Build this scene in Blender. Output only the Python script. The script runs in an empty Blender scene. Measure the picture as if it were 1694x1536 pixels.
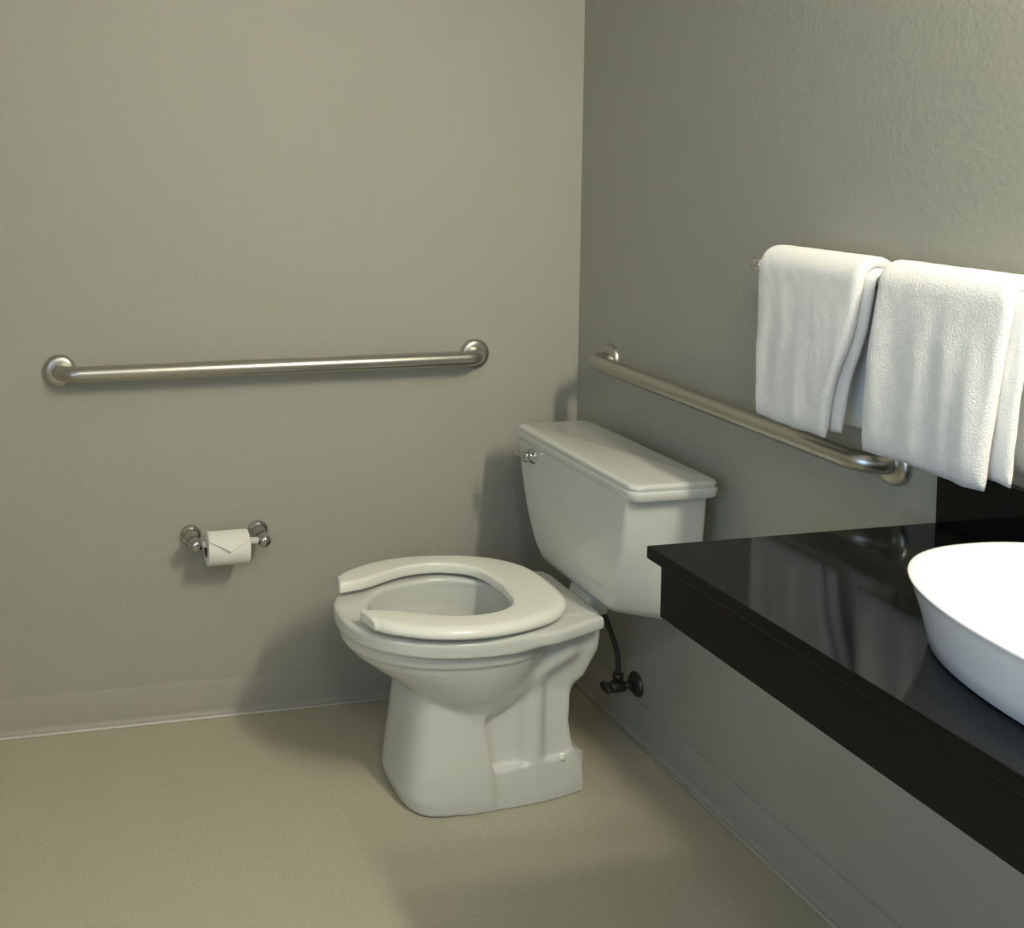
import bpy, bmesh, math, random
import numpy as np
from mathutils import Vector, Matrix, noise

S = bpy.context.scene
COL = S.collection
PI = math.pi

# ------------------------------------------------------------------ camera
# room corner = origin, toilet wall is the plane x=0, paper-holder wall is y=0
CAM = (-1.5089, -2.6800, 1.4383)
YAW, PITCH, ROLL = 0.2011666, 0.0645496, -0.0010034
FPX, CX, CY = 1847.54, 367.10, 356.58          # in pixels of the 1694x1536 frame
cd = bpy.data.cameras.new('camera')
cam = bpy.data.objects.new('camera', cd)
COL.objects.link(cam)
f = Vector((math.sin(YAW) * math.cos(PITCH), math.cos(YAW) * math.cos(PITCH), -math.sin(PITCH)))
r = Vector((math.cos(YAW), -math.sin(YAW), 0))
u = r.cross(f)
c_, s_ = math.cos(ROLL), math.sin(ROLL)
r, u = c_ * r + s_ * u, -s_ * r + c_ * u
M = Matrix((r, u, -f)).transposed().to_4x4()
M.translation = Vector(CAM)
cam.matrix_world = M
cd.sensor_fit = 'HORIZONTAL'
cd.sensor_width = 36.0
cd.lens = FPX / 1694 * 36
cd.shift_x = (847 - CX) / 1694
cd.shift_y = -(768 - CY) / 1694
cd.clip_start = 0.02
S.camera = cam

# ------------------------------------------------------------------ light, world, exposure
S.view_settings.view_transform = 'Standard'
S.view_settings.look = 'None'
S.view_settings.gamma = 1.0
S.view_settings.exposure = 0.0
S.view_settings.use_curve_mapping = False
W = bpy.data.worlds.new('world')
S.world = W
W.use_nodes = True
W.node_tree.nodes['Background'].inputs[0].default_value = (0.55, 0.68, 1.0, 1)
W.node_tree.nodes['Background'].inputs[1].default_value = 1.0

VANITY_STRENGTH = 222.0
VANITY_COLOR = (1.0, 0.94, 0.74)
CEILING_POWER = 12.0


def area_light(name, loc, target, sx, sy, power, color):
    d = bpy.data.lights.new(name, 'AREA')
    d.shape = 'RECTANGLE'
    d.size, d.size_y = sx, sy
    d.energy = power
    d.color = color
    o = bpy.data.objects.new(name, d)
    COL.objects.link(o)
    o.location = loc
    o.rotation_euler = (Vector(target) - Vector(loc)).to_track_quat('-Z', 'Y').to_euler()
    return o


# blue daylight entering through the window in the far side wall
area_light('window_daylight', (-2.45, -2.6, 1.35), (-0.4, -2.6, 1.30), 1.1, 1.1, 16.5, (0.46, 0.69, 1.0))


# ------------------------------------------------------------------ helpers
def link_mesh(name, V, F, mat, parent=None, smooth=True, mods=None):
    base = Vector((0, 0, 0))
    p = parent
    while p is not None:
        base += p.location
        p = p.parent
    me = bpy.data.meshes.new(name)
    me.from_pydata([(v[0] - base.x, v[1] - base.y, v[2] - base.z) for v in V], [], F)
    me.validate()
    me.update()
    if smooth:
        me.shade_smooth()
    me.materials.append(mat)
    o = bpy.data.objects.new(name, me)
    COL.objects.link(o)
    if parent is not None:
        o.parent = parent
    return o


def sharp(o, deg=35):
    o.data.set_sharp_from_angle(angle=math.radians(deg))
    return o


def bevel(o, w, seg=2, deg=40):
    m = o.modifiers.new('bevel', 'BEVEL')
    m.width = w
    m.segments = seg
    m.limit_method = 'ANGLE'
    m.angle_limit = math.radians(deg)
    return o


def structure(o):
    o['kind'] = 'structure'
    return o


def thing(name, label, cat, loc, group=None):
    o = bpy.data.objects.new(name, None)
    o.empty_display_size = 0.05
    COL.objects.link(o)
    o.location = loc
    o['label'] = label
    o['category'] = cat
    if group:
        o['group'] = group
    return o


def tag(o, label, cat, group=None):
    o['label'] = label
    o['category'] = cat
    if group:
        o['group'] = group
    return o


def loft(rings, cap0=True, cap1=True):
    n = len(rings[0])
    V = [tuple(p) for rg in rings for p in rg]
    F = []
    for i in range(len(rings) - 1):
        for j in range(n):
            a, b = i * n + j, i * n + (j + 1) % n
            F.append((a, b, b + n, a + n))
    if cap0:
        F.append(tuple(reversed(range(n))))
    if cap1:
        F.append(tuple(range((len(rings) - 1) * n, len(rings) * n)))
    return V, F


def merge(*VF):
    V, F = [], []
    for v, fc in VF:
        k = len(V)
        V += list(v)
        F += [tuple(i + k for i in q) for q in fc]
    return V, F


def box(x0, x1, y0, y1, z0, z1):
    V = [(x, y, z) for z in (z0, z1) for (x, y) in ((x0, y0), (x1, y0), (x1, y1), (x0, y1))]
    F = [(3, 2, 1, 0), (4, 5, 6, 7), (0, 1, 5, 4), (1, 2, 6, 5), (2, 3, 7, 6), (3, 0, 4, 7)]
    return V, F


def frame_of(t):
    t = t.normalized()
    a = Vector((0, 0, 1)) if abs(t.z) < 0.9 else Vector((1, 0, 0))
    n = t.cross(a).normalized()
    return n, t.cross(n).normalized()


def tube(path, rad, seg=24, caps=True, round_end=0.0):
    P = [Vector(p) for p in path]
    R = list(rad) if hasattr(rad, '__len__') else [rad] * len(P)
    rings, n = [], None
    for i, p in enumerate(P):
        t = (P[min(i + 1, len(P) - 1)] - P[max(i - 1, 0)]).normalized()
        if n is None:
            n, _ = frame_of(t)
        else:
            n = (n - t * n.dot(t)).normalized()
        b = t.cross(n)
        rings.append([p + (n * math.cos(2 * PI * k / seg) + b * math.sin(2 * PI * k / seg)) * R[i] for k in range(seg)])
    return loft(rings, caps, caps)


def lathe(origin, axis, prof, seg=40):
    """prof: [(distance along the axis, radius)]"""
    o = Vector(origin)
    ax = Vector(axis).normalized()
    n, b = frame_of(ax)
    rings = [[o + ax * h + (n * math.cos(2 * PI * k / seg) + b * math.sin(2 * PI * k / seg)) * rr for k in range(seg)] for h, rr in prof]
    return loft(rings)


def arc_path(p0, p1, p2, rad, n=8):
    """fillet of the corner p1"""
    p0, p1, p2 = Vector(p0), Vector(p1), Vector(p2)
    a, b = (p0 - p1).normalized(), (p2 - p1).normalized()
    th = a.angle(b)
    d = rad / math.tan(th / 2)
    c = p1 + (a + b).normalized() * (rad / math.sin(th / 2))
    s, e = p1 + a * d - c, p1 + b * d - c
    ang = s.angle(e)
    return [c + (s * math.sin((1 - k / n) * ang) + e * math.sin(k / n * ang)) / math.sin(ang) for k in range(n + 1)]


def catmull(P, n=8):
    P = [Vector(p) for p in P]
    out = []
    for i in range(len(P) - 1):
        a, b, c, d = P[max(i - 1, 0)], P[i], P[i + 1], P[min(i + 2, len(P) - 1)]
        for k in range(n):
            t = k / n
            out.append(0.5 * ((2 * b) + (c - a) * t + (2 * a - 5 * b + 4 * c - d) * t * t + (3 * b - a - 3 * c + d) * t ** 3))
    out.append(P[-1])
    return out


# ------------------------------------------------------------------ materials
def mat(name, color, rough=0.5, metal=0.0, bump=None, var=None, spec=0.5, coat=0.0, sheen=0.0, emit=None, sub=0.0):
    m = bpy.data.materials.new(name)
    m.use_nodes = True
    nt = m.node_tree
    N, L = nt.nodes, nt.links
    b = N['Principled BSDF']
    b.inputs['Base Color'].default_value = (*color, 1)
    b.inputs['Roughness'].default_value = rough
    b.inputs['Metallic'].default_value = metal
    b.inputs['Specular IOR Level'].default_value = spec
    b.inputs['Coat Weight'].default_value = coat
    b.inputs['Coat Roughness'].default_value = 0.08
    b.inputs['Sheen Weight'].default_value = sheen
    if emit:
        b.inputs['Emission Color'].default_value = (*emit[0], 1)
        b.inputs['Emission Strength'].default_value = emit[1]
    tc = N.new('ShaderNodeTexCoord')
    if var:          # (scale, amount, second colour)
        for k, (sc, amt, c2) in enumerate(var):
            nz = N.new('ShaderNodeTexNoise')
            nz.inputs['Scale'].default_value = sc
            nz.inputs['Detail'].default_value = 3
            L.new(tc.outputs['Object'], nz.inputs['Vector'])
            rp = N.new('ShaderNodeMapRange')
            rp.inputs['From Min'].default_value = 0.35
            rp.inputs['From Max'].default_value = 0.68
            rp.inputs['To Max'].default_value = amt
            L.new(nz.outputs['Fac'], rp.inputs['Value'])
            mx = N.new('ShaderNodeMix')
            mx.data_type = 'RGBA'
            if k == 0:
                mx.inputs['A'].default_value = (*color, 1)
            else:
                L.new(prev, mx.inputs['A'])
            mx.inputs['B'].default_value = (*c2, 1)
            L.new(rp.outputs['Result'], mx.inputs['Factor'])
            prev = mx.outputs['Result']
        L.new(prev, b.inputs['Base Color'])
    if bump:         # (scale, strength, distance)
        nz = N.new('ShaderNodeTexNoise')
        nz.inputs['Scale'].default_value = bump[0]
        nz.inputs['Detail'].default_value = 4
        L.new(tc.outputs['Object'], nz.inputs['Vector'])
        bp = N.new('ShaderNodeBump')
        bp.inputs['Strength'].default_value = bump[1]
        bp.inputs['Distance'].default_value = bump[2]
        L.new(nz.outputs['Fac'], bp.inputs['Height'])
        L.new(bp.outputs['Normal'], b.inputs['Normal'])
    return m


WALLC = (0.388, 0.386, 0.336)
M_wall = mat('wall_paint', WALLC, 0.62, bump=(90, 0.25, 0.004), var=[(2.0, 0.25, (0.382, 0.377, 0.335))], spec=0.35)
M_ceil = mat('ceiling_paint', (0.62, 0.61, 0.57), 0.8, bump=(120, 0.2, 0.003))
M_floor = mat('speckled_vinyl', (0.465, 0.44, 0.34), 0.55, bump=(300, 0.15, 0.002),
              var=[(210, 0.55, (0.365, 0.34, 0.262)), (120, 0.35, (0.56, 0.53, 0.43)), (3.0, 0.3, (0.475, 0.44, 0.325))], spec=0.35)
M_base = mat('cove_base_vinyl', (0.375, 0.362, 0.325), 0.5, var=[(6, 0.2, (0.36, 0.35, 0.32))], spec=0.4)
M_caulk = mat('caulk', (0.60, 0.59, 0.54), 0.6)
M_china = mat('vitreous_china', (0.655, 0.67, 0.635), 0.16, spec=0.5, coat=0.3, var=[(3, 0.2, (0.64, 0.655, 0.615))])
M_seat = mat('seat_plastic', (0.86, 0.86, 0.79), 0.22, spec=0.5, var=[(4, 0.15, (0.84, 0.84, 0.765))])
M_steel = mat('brushed_steel', (0.52, 0.51, 0.47), 0.32, metal=1.0, bump=(400, 0.05, 0.001))
M_chrome = mat('chrome', (0.55, 0.55, 0.54), 0.13, metal=1.0)
M_nickel = mat('satin_nickel', (0.70, 0.69, 0.66), 0.33, metal=1.0)
M_dark = mat('shaded_metal', (0.10, 0.10, 0.09), 0.4, metal=0.8, var=[(40, 0.5, (0.05, 0.05, 0.045))])  # valve metal, the shade behind the toilet put into its dark colour
M_hose = mat('braided_hose', (0.07, 0.07, 0.065), 0.5, metal=0.5, bump=(600, 0.5, 0.002))
M_paper = mat('tissue_paper', (0.86, 0.85, 0.80), 0.9, bump=(350, 0.3, 0.002), spec=0.1)
M_card = mat('cardboard', (0.16, 0.13, 0.10), 0.9)
M_terry = mat('terry_cloth', (0.93, 0.93, 0.91), 0.95, bump=(420, 0.8, 0.003), sheen=0.4, spec=0.1,
              var=[(60, 0.3, (0.89, 0.89, 0.87))])
M_stone = mat('black_granite', (0.004, 0.004, 0.004), 0.07, spec=0.2, var=[(500, 0.5, (0.010, 0.010, 0.010))])
M_sink = mat('sink_porcelain', (0.88, 0.88, 0.88), 0.12, spec=0.5, coat=0.3)
M_glow = mat('lamp_glass', (0.95, 0.93, 0.88), 0.4, emit=(VANITY_COLOR, VANITY_STRENGTH))
M_white = mat('white_frame_paint', (0.75, 0.75, 0.73), 0.5)

# ------------------------------------------------------------------ setting
X0, Y0, H = -2.30, -3.75, 2.44
T = 0.12
structure(link_mesh('floor', *box(X0 - T, T, Y0 - T, T, -0.1, 0), M_floor, smooth=False))
structure(link_mesh('ceiling', *box(X0 - T, T, Y0 - T, T, H, H + 0.1), M_ceil, smooth=False))
structure(link_mesh('wall_left', *box(X0 - T, T, 0, T, 0, H), M_wall, smooth=False))
structure(link_mesh('wall_right', *box(0, T, Y0 - T, 0, 0, H), M_wall, smooth=False))
structure(link_mesh('wall_behind', *box(X0 - T, 0, Y0 - T, Y0, 0, H), M_wall, smooth=False))
wy0, wy1, wz0, wz1 = -3.2, -2.0, 0.75, 1.95
structure(link_mesh('wall_far', *merge(box(X0 - T, X0, Y0, wy0, 0, H), box(X0 - T, X0, wy1, 0, 0, H),
                                       box(X0 - T, X0, wy0, wy1, 0, wz0), box(X0 - T, X0, wy0, wy1, wz1, H)), M_wall, smooth=False))
structure(link_mesh('window_1', *merge(box(X0 - .09, X0 + .01, wy0, wy0 + .05, wz0, wz1), box(X0 - .09, X0 + .01, wy1 - .05, wy1, wz0, wz1),
                                       box(X0 - .09, X0 + .01, wy0, wy1, wz0, wz0 + .05), box(X0 - .09, X0 + .01, wy0, wy1, wz1 - .05, wz1)),
                    M_white, smooth=False))


def base_profile(h=0.092):
    """cove base: (distance from the wall, height)"""
    P = [(0.0, 0.0), (0.016, 0.0), (0.0145, 0.004)]
    for k in range(1, 6):
        a = k / 5 * PI / 2
        P.append((0.0145 - 0.0105 * math.sin(a), 0.004 + 0.014 * (1 - math.cos(a))))
    P += [(0.0035, h - 0.0025), (0.0022, h), (0.0, h)]
    return P


pr = base_profile()
rings = [[(x, -d, z) for d, z in pr] for x in (X0, -0.004)]
structure(sharp(link_mesh('baseboard_left', *loft(rings), M_base)))
rings = [[(-d, y, z) for d, z in pr] for y in (-0.004, Y0)]
structure(sharp(link_mesh('baseboard_right', *loft(rings), M_base)))
structure(link_mesh('trim_1', *loft([[(x, -0.016 - 0.005 * math.cos(a), 0.0045 * math.sin(a) + 0.0005) for a in np.linspace(0, PI, 7)] for x in (X0, -0.004)]), M_caulk))
structure(link_mesh('trim_2', *loft([[(-0.016 - 0.005 * math.cos(a), y, 0.0045 * math.sin(a) + 0.0005) for a in np.linspace(0, PI, 7)] for y in (-0.004, Y0)]), M_caulk))

# ------------------------------------------------------------------ signed-distance sculpting for the vitreous china
def smin(a, b, k):
    h = np.clip(0.5 + 0.5 * (b - a) / k, 0, 1)
    return b * (1 - h) + a * h - k * h * (1 - h)


def smax(a, b, k):
    return -smin(-a, -b, k)


def surface_nets(Fv, org, h):
    Sg = Fv < 0
    nx, ny, nz = Fv.shape
    cs = (nx - 1, ny - 1, nz - 1)

    def sub(A, d):
        return A[d[0]:d[0] + cs[0], d[1]:d[1] + cs[1], d[2]:d[2] + cs[2]]
    cor = [(i, j, k) for i in (0, 1) for j in (0, 1) for k in (0, 1)]
    cnt = sum(sub(Sg, c).astype(np.int8) for c in cor)
    act = (cnt > 0) & (cnt < 8)
    I = np.argwhere(act)
    acc = np.zeros((len(I), 3))
    num = np.zeros(len(I))
    for a in cor:
        for ax in range(3):
            if a[ax]:
                continue
            b = list(a)
            b[ax] = 1
            ia, ib = I + np.array(a), I + np.array(b)
            fa, fb = Fv[tuple(ia.T)], Fv[tuple(ib.T)]
            m = (fa < 0) != (fb < 0)
            t = np.where(m, fa / np.where(m, fa - fb, 1), 0)
            p = np.array(a, float)[None, :].repeat(len(I), 0)
            p[:, ax] += t
            acc[m] += p[m]
            num[m] += 1
    V = (I + acc / num[:, None]) * h + np.array(org)
    idx = -np.ones(cs, dtype=np.int64)
    idx[tuple(I.T)] = np.arange(len(I))
    Fq = []
    for ax in range(3):
        o1, o2 = (ax + 1) % 3, (ax + 2) % 3
        sl0 = [slice(None)] * 3
        sl1 = [slice(None)] * 3
        sl0[ax] = slice(0, -1)
        sl1[ax] = slice(1, None)
        e = Sg[tuple(sl0)] != Sg[tuple(sl1)]
        E = np.argwhere(e)
        E = E[(E[:, o1] > 0) & (E[:, o2] > 0) & (E[:, o1] < Fv.shape[o1] - 1) & (E[:, o2] < Fv.shape[o2] - 1)]
        q = []
        for d1, d2 in ((1, 1), (0, 1), (0, 0), (1, 0)):
            c = E.copy()
            c[:, o1] -= d1
            c[:, o2] -= d2
            q.append(idx[tuple(c.T)])
        Q = np.stack(q, 1)
        ins = Sg[tuple(E.T)]
        Q[~ins] = Q[~ins][:, ::-1]
        Fq.append(Q)
    Fq = np.concatenate(Fq)
    return V.tolist(), [tuple(int(i) for i in q) for q in Fq]


TC = -0.405      # centre line of the toilet (y)


def china_bowl():
    h = 0.0036
    u0, v0, z0 = 0.12, -0.24, -0.02
    U, Vv, Z = np.meshgrid(np.arange(u0, 0.84, h), np.arange(v0, 0.241, h), np.arange(z0, 0.45, h), indexing='ij')
    AV = np.abs(Vv)

    def ip(zs, vs):
        return np.interp(Z, zs, vs)

    def egg(uf, ub, hw, uc, n=2.2):
        a = np.where(U > uc, uf - uc, uc - ub)
        k = ((np.abs(U - uc) / a) ** n + (AV / hw) ** n) ** (1 / n)
        return (k - 1) * np.minimum(a, hw)

    def rbox(ua, ub, hw, za, zb, rr):
        qu = np.abs(U - (ua + ub) / 2) - (ub - ua) / 2 + rr
        qv = AV - hw + rr
        qz = np.abs(Z - (za + zb) / 2) - (zb - za) / 2 + rr
        return np.sqrt(np.maximum(qu, 0) ** 2 + np.maximum(qv, 0) ** 2 + np.maximum(qz, 0) ** 2) + np.minimum(np.maximum(np.maximum(qu, qv), qz), 0) - rr

    # outside of the bowl, rim bands included
    zs = [0.185, 0.20, 0.225, 0.26, 0.285, 0.31, 0.333, 0.347, 0.352, 0.374, 0.379, 0.383, 0.417]
    uf = ip(zs, [0.55, 0.575, 0.605, 0.655, 0.69, 0.727, 0.758, 0.770, 0.775, 0.779, 0.780, 0.787, 0.790])
    ub = ip(zs, [0.40, 0.385, 0.37, 0.35, 0.34, 0.33, 0.32, 0.315, 0.31, 0.31, 0.305, 0.30, 0.30])
    hw = ip(zs, [0.075, 0.096, 0.118, 0.140, 0.152, 0.162, 0.169, 0.172, 0.178, 0.180, 0.183, 0.197, 0.199])
    bowl = smax(egg(uf, ub, hw, 0.52), np.maximum(Z - 0.4155, 0.185 - Z), 0.012)
    # rear shelf under the tank
    dhw = np.interp(U, [0.15, 0.23, 0.36, 0.42, 0.47, 0.52, 0.6], [0.115, 0.135, 0.183, 0.1915, 0.191, 0.182, 0.17])
    deck = smax(np.maximum(AV - dhw, np.maximum(0.228 - U, U - 0.52)), np.maximum(Z - 0.4155, 0.386 - Z), 0.01)
    d = smin(bowl, deck, 0.012)
    # bracket below the shelf
    bb = ip([0.20, 0.225, 0.26, 0.32, 0.40], [0.274, 0.262, 0.236, 0.212, 0.206])
    bh = ip([0.20, 0.26, 0.33, 0.40], [0.060, 0.085, 0.100, 0.105])
    br = smax(np.maximum(bb - U, U - 0.46), np.maximum(AV - bh, np.maximum(Z - 0.41, 0.19 - Z)), 0.03)
    d = smin(d, br, 0.014)
    # narrow pad that carries the tank
    d = smin(d, np.minimum(rbox(0.165, 0.215, 0.045, 0.380, 0.4245, 0.008), rbox(0.165, 0.30, 0.045, 0.375, 0.408, 0.008)), 0.003)
    # pedestal column
    pf = ip([0, 0.03, 0.15, 0.27, 0.33], [0.658, 0.664, 0.649, 0.637, 0.632])
    pb = ip([0.06, 0.10, 0.225, 0.27], [0.470, 0.474, 0.497, 0.502])
    ph = ip([0, 0.03, 0.15, 0.27, 0.33], [0.124, 0.127, 0.118, 0.108, 0.104])
    fr_ = egg(pf, 0.40, ph, 0.545, 3.5)
    ped = smax(fr_, np.maximum(pb - U, np.maximum(-Z, Z - 0.33)), 0.010)
    d = smin(d, ped, 0.007)
    # web, foot and trap
    wb = ip([0.0, 0.06, 0.105, 0.16, 0.25], [0.24, 0.245, 0.268, 0.277, 0.272])
    web = smax(np.maximum(wb - U, U - 0.55), np.maximum(AV - ip([0.0, 0.3], [0.090, 0.082]), np.maximum(-Z, Z - 0.31)), 0.015)
    d = smin(d, web, 0.012)
    fh = np.interp(U, [0.225, 0.28, 0.34, 0.42, 0.55], [0.075, 0.098, 0.110, 0.118, 0.122]) - np.interp(Z, [0.02, 0.1], [0.0, 0.008])
    foot = smax(np.maximum(0.232 - U, U - 0.55), np.maximum(AV - fh, np.maximum(-Z, Z - np.interp(U, [0.2, 0.27, 0.31, 0.5], [0.070, 0.098, 0.088, 0.082]))), 0.018)
    d = smin(d, foot, 0.008)
    colm = smax(np.sqrt((U - 0.372) ** 2 + (AV - 0.077) ** 2) - 0.031, np.maximum(0.05 - Z, Z - 0.30), 0.01)
    d = smin(d, colm, 0.012)
    # trapway rising from the sump to the bracket
    t = np.clip(((U - 0.50) * (0.30 - 0.50) + (Z - 0.225) * (0.335 - 0.225)) / (0.20 ** 2 + 0.11 ** 2), 0, 1)
    du, dz = U - (0.50 - 0.20 * t), Z - (0.225 + 0.11 * t)
    trap = np.sqrt(du ** 2 + dz ** 2 + (AV * 0.48) ** 2) - 0.056
    d = smin(d, trap, 0.014)
    # basin
    zc = [0.17, 0.20, 0.235, 0.27, 0.31, 0.36, 0.40, 0.43]
    cf = ip(zc, [0.46, 0.50, 0.555, 0.61, 0.66, 0.695, 0.708, 0.714])
    cb = ip(zc, [0.38, 0.36, 0.350, 0.348, 0.350, 0.358, 0.368, 0.380])
    ch = ip(zc, [0.03, 0.055, 0.085, 0.108, 0.124, 0.133, 0.134, 0.130])
    cuc = ip(zc, [0.42, 0.43, 0.45, 0.48, 0.51, 0.53, 0.53, 0.53])
    cav = smax(egg(cf, cb, ch, cuc, 2.1), 0.205 - Z, 0.03)
    d = smax(d, -cav, 0.012)
    d = np.maximum(d, -Z)
    V, Fq = surface_nets(d, (u0, v0, z0), h)
    V = [(-p[0], p[1] + TC, max(p[2], 0.0)) for p in V]
    Fq = [tuple(reversed(q)) for q in Fq]
    return V, Fq


def resample(P, n):
    P = np.array(P)
    c = np.concatenate([[0], np.cumsum(np.sqrt((np.diff(P, axis=0) ** 2).sum(1)))])
    t = np.linspace(0, c[-1], n)
    return np.stack([np.interp(t, c, P[:, 0]), np.interp(t, c, P[:, 1])], 1)


def seat_mesh():
    """open-front ring: stations run from one tip round the back to the other tip"""
    oh = [(.285, 0), (.287, .05), (.302, .105), (.352, .158), (.425, .190), (.50, .206), (.575, .208), (.645, .194), (.695, .171), (.727, .150), (.743, .133)]
    ih = [(.405, 0), (.415, .070), (.436, .110), (.475, .134), (.525, .143), (.585, .136), (.645, .110), (.70, .083), (.757, .070)]
    n = 70
    O = resample([(p.x, p.y) for p in catmull([(a, b, 0) for a, b in oh], 8)], n)
    I = resample([(p.x, p.y) for p in catmull([(a, b, 0) for a, b in ih], 8)], n)
    O = np.concatenate([O[::-1], O[1:] * (1, -1)])
    I = np.concatenate([I[::-1], I[1:] * (1, -1)])
    Zb, th = 0.4270, 0.0246
    m = len(O)
    rings = []
    for i in range(-3, m + 3):
        j = min(max(i, 0), m - 1)
        e = -i if i < 0 else (i - m + 1 if i >= m else 0)
        o, q = O[j], I[j]
        d = q - o
        w = np.linalg.norm(d)
        d = d / w
        ext = np.array([(.0, .0035, .0055, .006)[e], 0])      # rounded tips
        ins = (0, .001, .004, .009)[e]
        rg_ = []
        for t, z in [(.012, 0), (.003, .001), (0, .005), (0, .0105), (.003, .0155), (.009, .0203), (.017, .0235), (.026, .0246)]:
            rg_.append((t, z))
        inner = [(w - t, z) for t, z in [(.012, .0246), (.006, .0243), (.002, .0225), (0, .019), (0, .010), (0, .005), (.002, .001), (.010, 0)]]
        ring = []
        for t, z in rg_ + inner:
            tt = min(max(t, ins), w - ins)
            zz = min(max(z, ins * .5), th - ins * .8)
            pq = o + d * tt + ext
            ring.append((-pq[0], pq[1] + TC, Zb + zz))
        rings.append(ring)
    return loft(rings)


def fix_normals(o):
    bm = bmesh.new()
    bm.from_mesh(o.data)
    bmesh.ops.recalc_face_normals(bm, faces=bm.faces)
    bm.to_mesh(o.data)
    bm.free()
    return o


def rrect(x0, x1, y0, y1, rr, z, n=6):
    P = []
    for cx, cy, a0 in ((x1 - rr, y1 - rr, 0), (x0 + rr, y1 - rr, PI / 2), (x0 + rr, y0 + rr, PI), (x1 - rr, y0 + rr, 3 * PI / 2)):
        for k in range(n + 1):
            a = a0 + PI / 2 * k / n
            P.append((cx + rr * math.cos(a), cy + rr * math.sin(a), z))
    return P


def tank_ring(z):
    """plan of the tank body at height z: the front corners are cut back more and more towards the bottom"""
    zs = [0.430, 0.437, 0.45, 0.475, 0.52, 0.56, 0.60, 0.65, 0.712]
    hb = float(np.interp(z, zs, [.205, .215, .220, .224, .228, .231, .235, .239, .243]))     # half width at the wall
    hf = float(np.interp(z, zs, [.135, .148, .157, .174, .197, .213, .226, .234, .241]))     # half width of the front face
    uf = float(np.interp(z, zs, [.215, .226, .233, .239, .243, .245, .246, .247, .248]))
    um = float(np.interp(z, zs, [.120, .122, .125, .135, .155, .175, .205, .222, .236]))     # where the corner cut begins
    ur = 0.062
    pts = [(ur, hb), (um, hb), (uf, hf)]
    poly = [(a, b) for a, b in pts] + [(a, -b) for a, b in reversed(pts)]
    out = []
    n = len(poly)
    for i in range(n):
        p0, p1, p2 = poly[i - 1], poly[i], poly[(i + 1) % n]
        lim = min(math.dist(p0, p1), math.dist(p1, p2)) * 0.42
        want = 0.012 if i in (0, n - 1) else (0.02 if i in (2, 3) else 0.03)
        dd = min(lim, want)
        a = np.array(p1) + (np.array(p0) - p1) * dd / math.dist(p0, p1)
        b = np.array(p1) + (np.array(p2) - p1) * dd / math.dist(p1, p2)
        for k in range(7):
            t = k / 6
            q = (1 - t) ** 2 * a + 2 * t * (1 - t) * np.array(p1) + t * t * b
            out.append((-q[0], q[1] + TC, z))
    return out


def shrink(ring, k, z):
    cx = sum(p[0] for p in ring) / len(ring)
    cy = sum(p[1] for p in ring) / len(ring)
    return [(cx + (p[0] - cx) * k, cy + (p[1] - cy) * k, z) for p in ring]


toilet = thing('toilet', 'white two-piece toilet with an open-front seat, standing in the corner', 'toilet', (-0.45, TC, 0))
link_mesh('bowl', *china_bowl(), M_china, toilet)
seat = fix_normals(link_mesh('seat', *seat_mesh(), M_seat, toilet))
sharp(seat, 60)
zr = [0.431, 0.437, 0.45, 0.475, 0.50, 0.53, 0.56, 0.60, 0.65, 0.70, 0.712]
rg = [shrink(tank_ring(0.431), 0.93, 0.4245), shrink(tank_ring(0.431), 0.975, 0.4265)] + [tank_ring(z) for z in zr]
sharp(fix_normals(link_mesh('tank', *loft(rg), M_china, toilet)), 50)


def lid_ring(ins, z):
    # slightly bowed front edge, rounded corners
    x0, x1 = -0.262 + ins, -0.048 - ins
    y0, y1 = TC - 0.268 + ins, TC + 0.262 - ins
    R_ = rrect(x0, x1, y0, y1, 0.022, z, 6)
    out = []
    for x, y, zz in R_:
        k = (y - (y0 + y1) / 2) / ((y1 - y0) / 2)
        fx = (x1 - x) / (x1 - x0)
        out.append((x + 0.012 * fx * k * k, y, zz))
    return out


lr = [lid_ring(.012, .7085), lid_ring(.004, .7085), lid_ring(.002, .711), lid_ring(.0, .722), lid_ring(0.0005, .726), lid_ring(.0035, .728), lid_ring(.0035, .732),
      lid_ring(.002, .7345), lid_ring(.0025, .739), lid_ring(.005, .742), lid_ring(.010, .7435)]
sharp(fix_normals(link_mesh('tank_lid', *loft(lr), M_china, toilet)), 40)
# flush lever on the front of the tank
LY, LZ = TC + 0.168, 0.686
lev = link_mesh('flush_lever', *lathe((-0.243, LY, LZ), (-1, 0, 0), [(0, .0195), (.006, .0195), (.010, .017), (.012, .012), (.020, .012), (.024, .0145), (.028, .013), (.030, .006)], 28), M_chrome, toilet)
fix_normals(lev)
hp = [(-0.266, LY, LZ), (-0.269, LY + .02, LZ - .001), (-0.270, LY + .038, LZ - .002), (-0.271, LY + .048, LZ - .003)]
fix_normals(link_mesh('handle', *tube(hp, [.008, .0065, .0075, .006], 14), M_chrome, lev))
for sy in (-1, 1):
    cap = link_mesh('bolt_cap', *lathe((-0.300, TC + sy * 0.088, 0.084), (0, sy * 0.35, 1), [(0, .011), (.003, .0108), (.006, .008), (.008, .004), (.0083, .001)], 20), M_china, toilet)
    fix_normals(cap)

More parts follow.
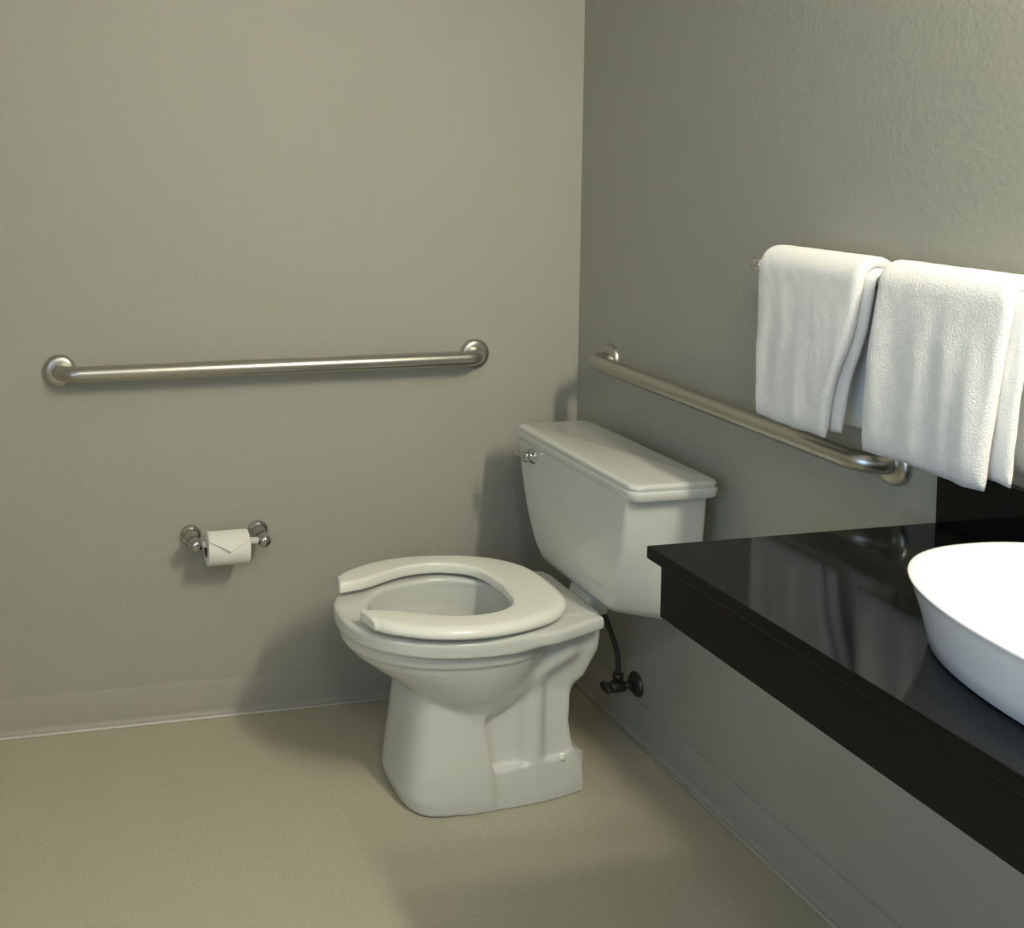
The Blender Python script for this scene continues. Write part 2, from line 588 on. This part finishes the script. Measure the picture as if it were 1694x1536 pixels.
# ------------------------------------------------------------------ water supply stop
VY, VZ = -0.305, 0.128
valve = thing('supply_valve', 'dark water shut-off valve with hose on the wall behind the toilet base', 'valve', (0, VY, VZ))
fix_normals(link_mesh('escutcheon', *lathe((0, VY, VZ), (-1, 0, 0), [(0, .030), (.003, .029), (.010, .021), (.014, .012)], 32), M_dark, valve))
fix_normals(link_mesh('stub_pipe', *tube([(-0.005, VY, VZ), (-0.042, VY, VZ)], .0095, 16), M_dark, valve))
vb = fix_normals(link_mesh('valve_body', *merge(lathe((-0.034, VY, VZ), (-1, 0, 0), [(0, .010), (.003, .0145), (.030, .0145), (.034, .011), (.042, .008)], 20),
                                                lathe((-0.050, VY, VZ), (0, 0, 1), [(0, .010), (.020, .010), (.021, .0125), (.032, .0125), (.033, .008)], 20)), M_dark, valve))
hr = []
for k, (dd, sc) in enumerate([(0, .3), (.002, .9), (.007, 1), (.012, .9), (.014, .3)]):
    hr.append([(-0.074 - dd, VY + math.cos(a) * .021 * sc, VZ + math.sin(a) * .013 * sc) for a in np.linspace(0, 2 * PI, 24, endpoint=False)])
fix_normals(link_mesh('handle', *loft(hr), M_dark, vb))
fix_normals(link_mesh('supply_hose', *tube(catmull([(-0.050, VY, VZ + .03), (-0.052, VY + .002, VZ + .08), (-0.068, VY + .012, VZ + .14), (-0.092, VY + .02, VZ + .20), (-0.105, VY + .02, .36), (-0.107, VY + .02, .424)], 8), .0062, 12), M_hose, valve))

# ------------------------------------------------------------------ grab bars
def grab_bar(label, a, b, nrm, off=0.057):
    """a, b: flange centres on the wall; nrm: away from the wall"""
    a, b, n = Vector(a), Vector(b), Vector(nrm)
    t = thing('grab_bar', label, 'grab bar', a, 'steel grab bars in the corner')
    path = [a + n * 0.003] + arc_path(a, a + n * off, b + n * off, 0.045, 10) + arc_path(a + n * off, b + n * off, b, 0.045, 10) + [b + n * 0.003]
    fix_normals(link_mesh('rail', *tube(path, 0.0188, 28), M_steel, t))
    for p in (a, b):
        fl = link_mesh('flange', *lathe(p, n, [(0, .0395), (.004, .0395), (.009, .0375), (.0125, .033), (.0145, .0255), (.015, .019)], 40), M_steel, t)
        sharp(fix_normals(fl), 50)
    return t


HZ = 0.893
grab_bar('long brushed steel grab bar on the wall above the toilet paper', (-0.295 - 1.067, 0, HZ), (-0.295, 0, HZ), (0, -1, 0))
grab_bar('brushed steel grab bar on the wall behind the toilet tank, running under the towels', (0, -0.161, 0.897), (0, -1.062, 0.889), (-1, 0, 0))

# ------------------------------------------------------------------ toilet paper holder and roll
PX0, PX1, PZ = -1.043, -0.872, 0.466
holder = thing('toilet_paper_holder', 'chrome two-post toilet paper holder on the wall', 'toilet paper holder', ((PX0 + PX1) / 2, 0, PZ))
for px, sg in ((PX0, 1), (PX1, -1)):
    post = link_mesh('post', *lathe((px, 0, PZ), (0, -1, 0), [(0, .0265), (.004, .0265), (.008, .0245), (.010, .020), (.014, .0165), (.020, .0125), (.040, .0105), (.052, .0125), (.056, .0155), (.066, .0175), (.078, .0165), (.085, .011), (.088, .004)], 32), M_chrome, holder)
    fix_normals(post)
fix_normals(link_mesh('roller', *tube([(PX0 + .004, -.070, PZ), (PX1 - .004, -.070, PZ)], .0085, 20), M_white, holder))
RZ, RX0, RX1, RR = PZ - 0.0115, -1.017, -0.913, 0.041
roll = thing('toilet_paper_roll', 'white toilet paper roll with a folded point, hanging on the chrome holder', 'toilet paper', ((RX0 + RX1) / 2, -.070, RZ))
rp_ = [(RX0, .0205), (RX0, .0385), (RX0 + .001, .0405), (RX0 + .003, RR), (RX1 - .003, RR), (RX1 - .001, .0405), (RX1, .0385), (RX1, .0205)]
seg = 48
V, F = [], []
for x, rr in rp_:
    for k in range(seg):
        a = 2 * PI * k / seg
        V.append((x, -.070 + rr * math.cos(a), RZ + rr * math.sin(a)))
for i in range(len(rp_)):
    i2 = (i + 1) % len(rp_)
    for k in range(seg):
        k2 = (k + 1) % seg
        F.append((i * seg + k, i * seg + k2, i2 * seg + k2, i2 * seg + k))
sharp(fix_normals(link_mesh('paper', V, F, M_paper, roll)), 40)
# cardboard core
V, F = [], []
for x, rr in [(RX0 - .001, .0202), (RX1 + .001, .0202), (RX1 + .001, .019), (RX0 - .001, .019)]:
    for k in range(seg):
        a = 2 * PI * k / seg
        V.append((x, -.070 + rr * math.cos(a), RZ + rr * math.sin(a)))
for i in range(4):
    for k in range(seg):
        F.append((i * seg + k, i * seg + (k + 1) % seg, ((i + 1) % 4) * seg + (k + 1) % seg, ((i + 1) % 4) * seg + k))
fix_normals(link_mesh('core', V, F, M_card, roll))
# folded triangular end of the paper lying on the roll
A0, A1, NA = math.radians(95), math.radians(173), 24      # angle measured from +y through +z
TOP, BOT = [], []
for i in range(NA + 1):
    a = A0 + (A1 - A0) * i / NA
    w = (RX1 - RX0) / 2 - .002
    fr2 = i / NA
    wi = w if fr2 < 0.58 else max(w * (1 - (fr2 - 0.58) / 0.42), 0.0015)
    lift = 0.0012 + 0.006 * max(0, fr2 - 0.55) / 0.45
    row_o, row_i = [], []
    for k in range(9):
        x = (RX0 + RX1) / 2 + wi * (k / 4 - 1)
        for row, rr in ((row_o, RR + lift + .0014), (row_i, RR + lift)):
            row.append((x, -.070 + rr * math.cos(a), RZ + rr * math.sin(a)))
    TOP.append(row_o + row_i[::-1])
fix_normals(sharp(link_mesh('folded_end', *loft(TOP), M_paper, roll), 40))

# ------------------------------------------------------------------ vanity top
CZ, CXF, CYE, CY1 = 0.823, -0.538, -1.170, -2.55
counter = thing('countertop', 'glossy black wall-hung vanity countertop holding the white basin', 'countertop', (-0.27, -1.8, CZ - 0.105))
bevel(link_mesh('slab', *box(CXF, 0, CY1, CYE, CZ - 0.020, CZ), M_stone, counter, smooth=False), 0.002)
bevel(link_mesh('apron', *box(CXF + .012, CXF + .034, CY1, CYE - 0.020, CZ - 0.105, CZ - 0.020), M_stone, counter, smooth=False), 0.0015)
bevel(link_mesh('end_apron', *box(CXF + .034, 0, CYE - .042, CYE - .020, CZ - 0.105, CZ - 0.020), M_stone, counter, smooth=False), 0.0015)
tag(bevel(link_mesh('backsplash', *box(-0.020, 0, CY1, CYE, CZ, CZ + 0.098), M_stone, smooth=False), 0.0015), 'low black stone backsplash along the wall behind the white basin', 'backsplash')

# ------------------------------------------------------------------ vessel sink
def sink_mesh():
    cx, cy = -0.260, -1.783
    ax, ay = 0.2232, 0.3195
    prof = [  # (scale of the outline in x/y as inset from the rim, height above the counter)
        (.070, .002), (.045, 0.0), (.029, .001), (.024, .005), (.019, .026), (.012, .052), (.005, .075), (.002, .084), (.000, .0865), (.001, .0882), (.005, .0888), (.010, .0882), (.013, .086),
        (.017, .076), (.026, .054), (.042, .034), (.068, .021), (.105, .0145), (.150, .012), (.185, .0115)]
    n = 96
    rings = []
    for ins, z in prof:
        rg_ = []
        for k in range(n):
            a = 2 * PI * k / n
            ex = 2 / 2.3
            c, s = math.cos(a), math.sin(a)
            rg_.append((cx + (ax - ins) * math.copysign(abs(c) ** ex, c), cy + (ay - ins) * math.copysign(abs(s) ** ex, s), CZ + z))
        rings.append(rg_)
    return loft(rings)


sink = thing('vessel_sink', 'white oval vessel basin sitting on the black countertop', 'sink', (-0.26, -1.783, CZ))
fix_normals(link_mesh('basin', *sink_mesh(), M_sink, sink))
fix_normals(link_mesh('drain', *lathe((-0.26, -1.783, CZ + .011), (0, 0, 1), [(0, .024), (.002, .024), (.0035, .021), (.0035, .008), (.005, .007), (.0055, .001)], 28), M_chrome, sink))

# ------------------------------------------------------------------ towel bar
BX, BZ, BY0, BY1 = -0.075, 1.207, -0.812, -1.425
tb = thing('towel_bar', 'satin metal towel bar on the wall above the countertop', 'towel bar', (0, BY0, BZ))
fix_normals(link_mesh('rail', *tube([(BX, BY0 + .006, BZ), (BX, BY1 - .006, BZ)], .0105, 24), M_nickel, tb))
for yy, sg in ((BY0, 1), (BY1, -1)):
    po = fix_normals(link_mesh('post', *lathe((0, yy, BZ), (-1, 0, 0), [(0, .024), (.005, .024), (.009, .021), (.013, .013), (.025, .009), (.055, .009), (.062, .0135), (.088, .0135), (.093, .010), (.095, .003)], 32), M_nickel, tb))
    fix_normals(link_mesh('finial', *lathe((BX, yy + sg * .009, BZ), (0, sg, 0), [(0, .007), (.004, .008), (.007, .0115), (.013, .0132), (.019, .0125), (.024, .009), (.0265, .003)], 24), M_nickel, po))

# ------------------------------------------------------------------ towels
def towel_layer(R_, thick, zf, zb, top, fbot, bbot, bulge, seed, amp):
    """one folded thickness draped over the rail. top/fbot/bbot: (y0, y1) at the rail, the front hem, the back hem"""
    st = []      # (x, z, nx, nz, y0, y1)
    nb, na, nf = 16, 14, 26

    def lerp(a, b, t):
        return a + (b - a) * t
    for i in range(nb):
        t = i / nb
        z = lerp(zb, BZ, t)
        k = (1 - t)
        st.append((BX + R_ + 0.004 * k, z, 1, 0, lerp(bbot[0], top[0], t), lerp(bbot[1], top[1], t)))
    for i in range(na + 1):
        a = PI * i / na
        st.append((BX + R_ * math.cos(a), BZ + R_ * math.sin(a), math.cos(a), math.sin(a), top[0], top[1]))
    for i in range(1, nf + 1):
        t = i / nf
        z = lerp(BZ, zf, t)
        tt = t * t * (3 - 2 * t)
        st.append((BX - R_ - bulge * math.sin(min(t * 1.25, 1) * PI / 2), z, -1, 0, lerp(top[0], fbot[0], tt), lerp(top[1], fbot[1], tt)))
    rings = []
    m = 34
    N_ = len(st)
    for i, (x, z, nx, nz, y0, y1) in enumerate(st):
        e = min(i, N_ - 1 - i)
        tk = thick * (0.25, 0.72, 0.92)[e] if e < 3 else thick
        dz = 0
        h = tk / 2
        rg_ = []
        sect = []
        for k in range(m + 1):           # outer face
            sect.append((lerp(y0 - h * .9, y1 + h * .9, k / m), h))
        for k in range(1, 6):            # rounded edge
            a = PI / 2 - PI * k / 6
            sect.append((y1 + h * .9 - h * math.cos(a) * 1.0, h * math.sin(a)))
        for k in range(m + 1):           # inner face
            sect.append((lerp(y1 + h * .9, y0 - h * .9, k / m), -h))
        for k in range(1, 6):
            a = -PI / 2 - PI * k / 6
            sect.append((y0 - h * .9 - h * math.cos(a) * 1.0, h * math.sin(a)))
        for y, o in sect:
            hang = abs(z - BZ) if i < nb or i > nb + na else 0
            w = noise.noise(Vector((y * 26 + seed, z * 3.0, seed * 1.7))) * amp * min(1, hang / .10)
            w += noise.noise(Vector((y * 70 + seed, z * 45, seed + x * 45))) * 0.0007
            yw = noise.noise(Vector((z * 14 + seed, 3.3 + (0 if y > (y0 + y1) / 2 else 9), x * 9))) * 0.004
            zz = z + (noise.noise(Vector((y * 18 + seed, 7.1, seed))) * 0.005 if e == 0 else 0)
            rg_.append((x + nx * (o + w), y + yw, zz + nz * (o + w)))
        rings.append(rg_)
    return loft(rings)


def towel(label, layers, seed):
    # front edge y0 is the one nearer the corner (larger y), y1 the nearer to the camera
    V, F = merge(*[towel_layer(*L_, seed + i * 3.7, am) for i, (*L_, am) in enumerate(layers)])
    o = fix_normals(link_mesh('towel', V, F, M_terry))
    tag(o, label, 'towel', 'white towels on the bar')
    return o


towel('white folded towel nearer the toilet, with the shorter hem',
      [(.0178, .0115, .940, .946, (-.857, -1.106), (-.868, -1.052), (-.862, -1.136), .006, .0035),
       (.0335, .0185, .933, .965, (-.853, -1.096), (-.866, -1.036), (-.858, -1.098), .010, .0045)], 1.3)
towel('white folded towel nearer the basin, hanging lower over the counter',
      [(.0178, .0115, .948, .958, (-1.142, -1.385), (-1.138, -1.378), (-1.140, -1.400), .008, .004),
       (.0335, .0190, .938, .965, (-1.134, -1.374), (-1.128, -1.356), (-1.136, -1.388), .015, .006)], 8.9)

# ------------------------------------------------------------------ vanity light on the wall above the basin (lights the room)
VLY, VLZ = -2.12, 2.19
vl = thing('vanity_light', 'three-lamp vanity light on the wall over the basin', 'wall light', (0, VLY, VLZ))
bevel(link_mesh('backplate', *box(-.02, 0, VLY - .32, VLY + .32, VLZ - .04, VLZ + .04), M_nickel, vl, smooth=False), .004)
for k in (-1, 0, 1):
    y = VLY + k * .22
    arm = fix_normals(link_mesh('arm', *tube([(-.018, y, VLZ), (-.075, y, VLZ)], .011, 14), M_nickel, vl))
    prof = [(0, .02)] + [(.02 + .05 * (1 - math.cos(a)), .02 + .035 * math.sin(a)) for a in np.linspace(0.2, PI - .05, 12)]
    prof = [(0.0, .018)] + [(.055 - .055 * math.cos(a), max(.055 * math.sin(a), .004)) for a in np.linspace(.35, PI - .05, 14)]
    fix_normals(link_mesh('shade', *lathe((-.075, y, VLZ), (-1, 0, 0), prof, 28), M_glow, vl))

# ------------------------------------------------------------------ ceiling light in the middle of the room
CLX, CLY = -1.4, -3.1
cl = thing('ceiling_light', 'round flush ceiling light in the middle of the ceiling', 'ceiling light', (CLX, CLY, H))
fix_normals(link_mesh('rim', *lathe((CLX, CLY, H), (0, 0, -1), [(0, .19), (.03, .19), (.035, .18), (.03, .165), (0, .16)], 40), M_nickel, cl))
d = bpy.data.lights.new('ceiling_lamp', 'AREA')
d.shape = 'DISK'
d.size = 0.30
d.energy = CEILING_POWER
d.color = (1.0, 0.96, 0.88)
o = bpy.data.objects.new('ceiling_lamp', d)
COL.objects.link(o)
o.location = (CLX, CLY, H - .036)
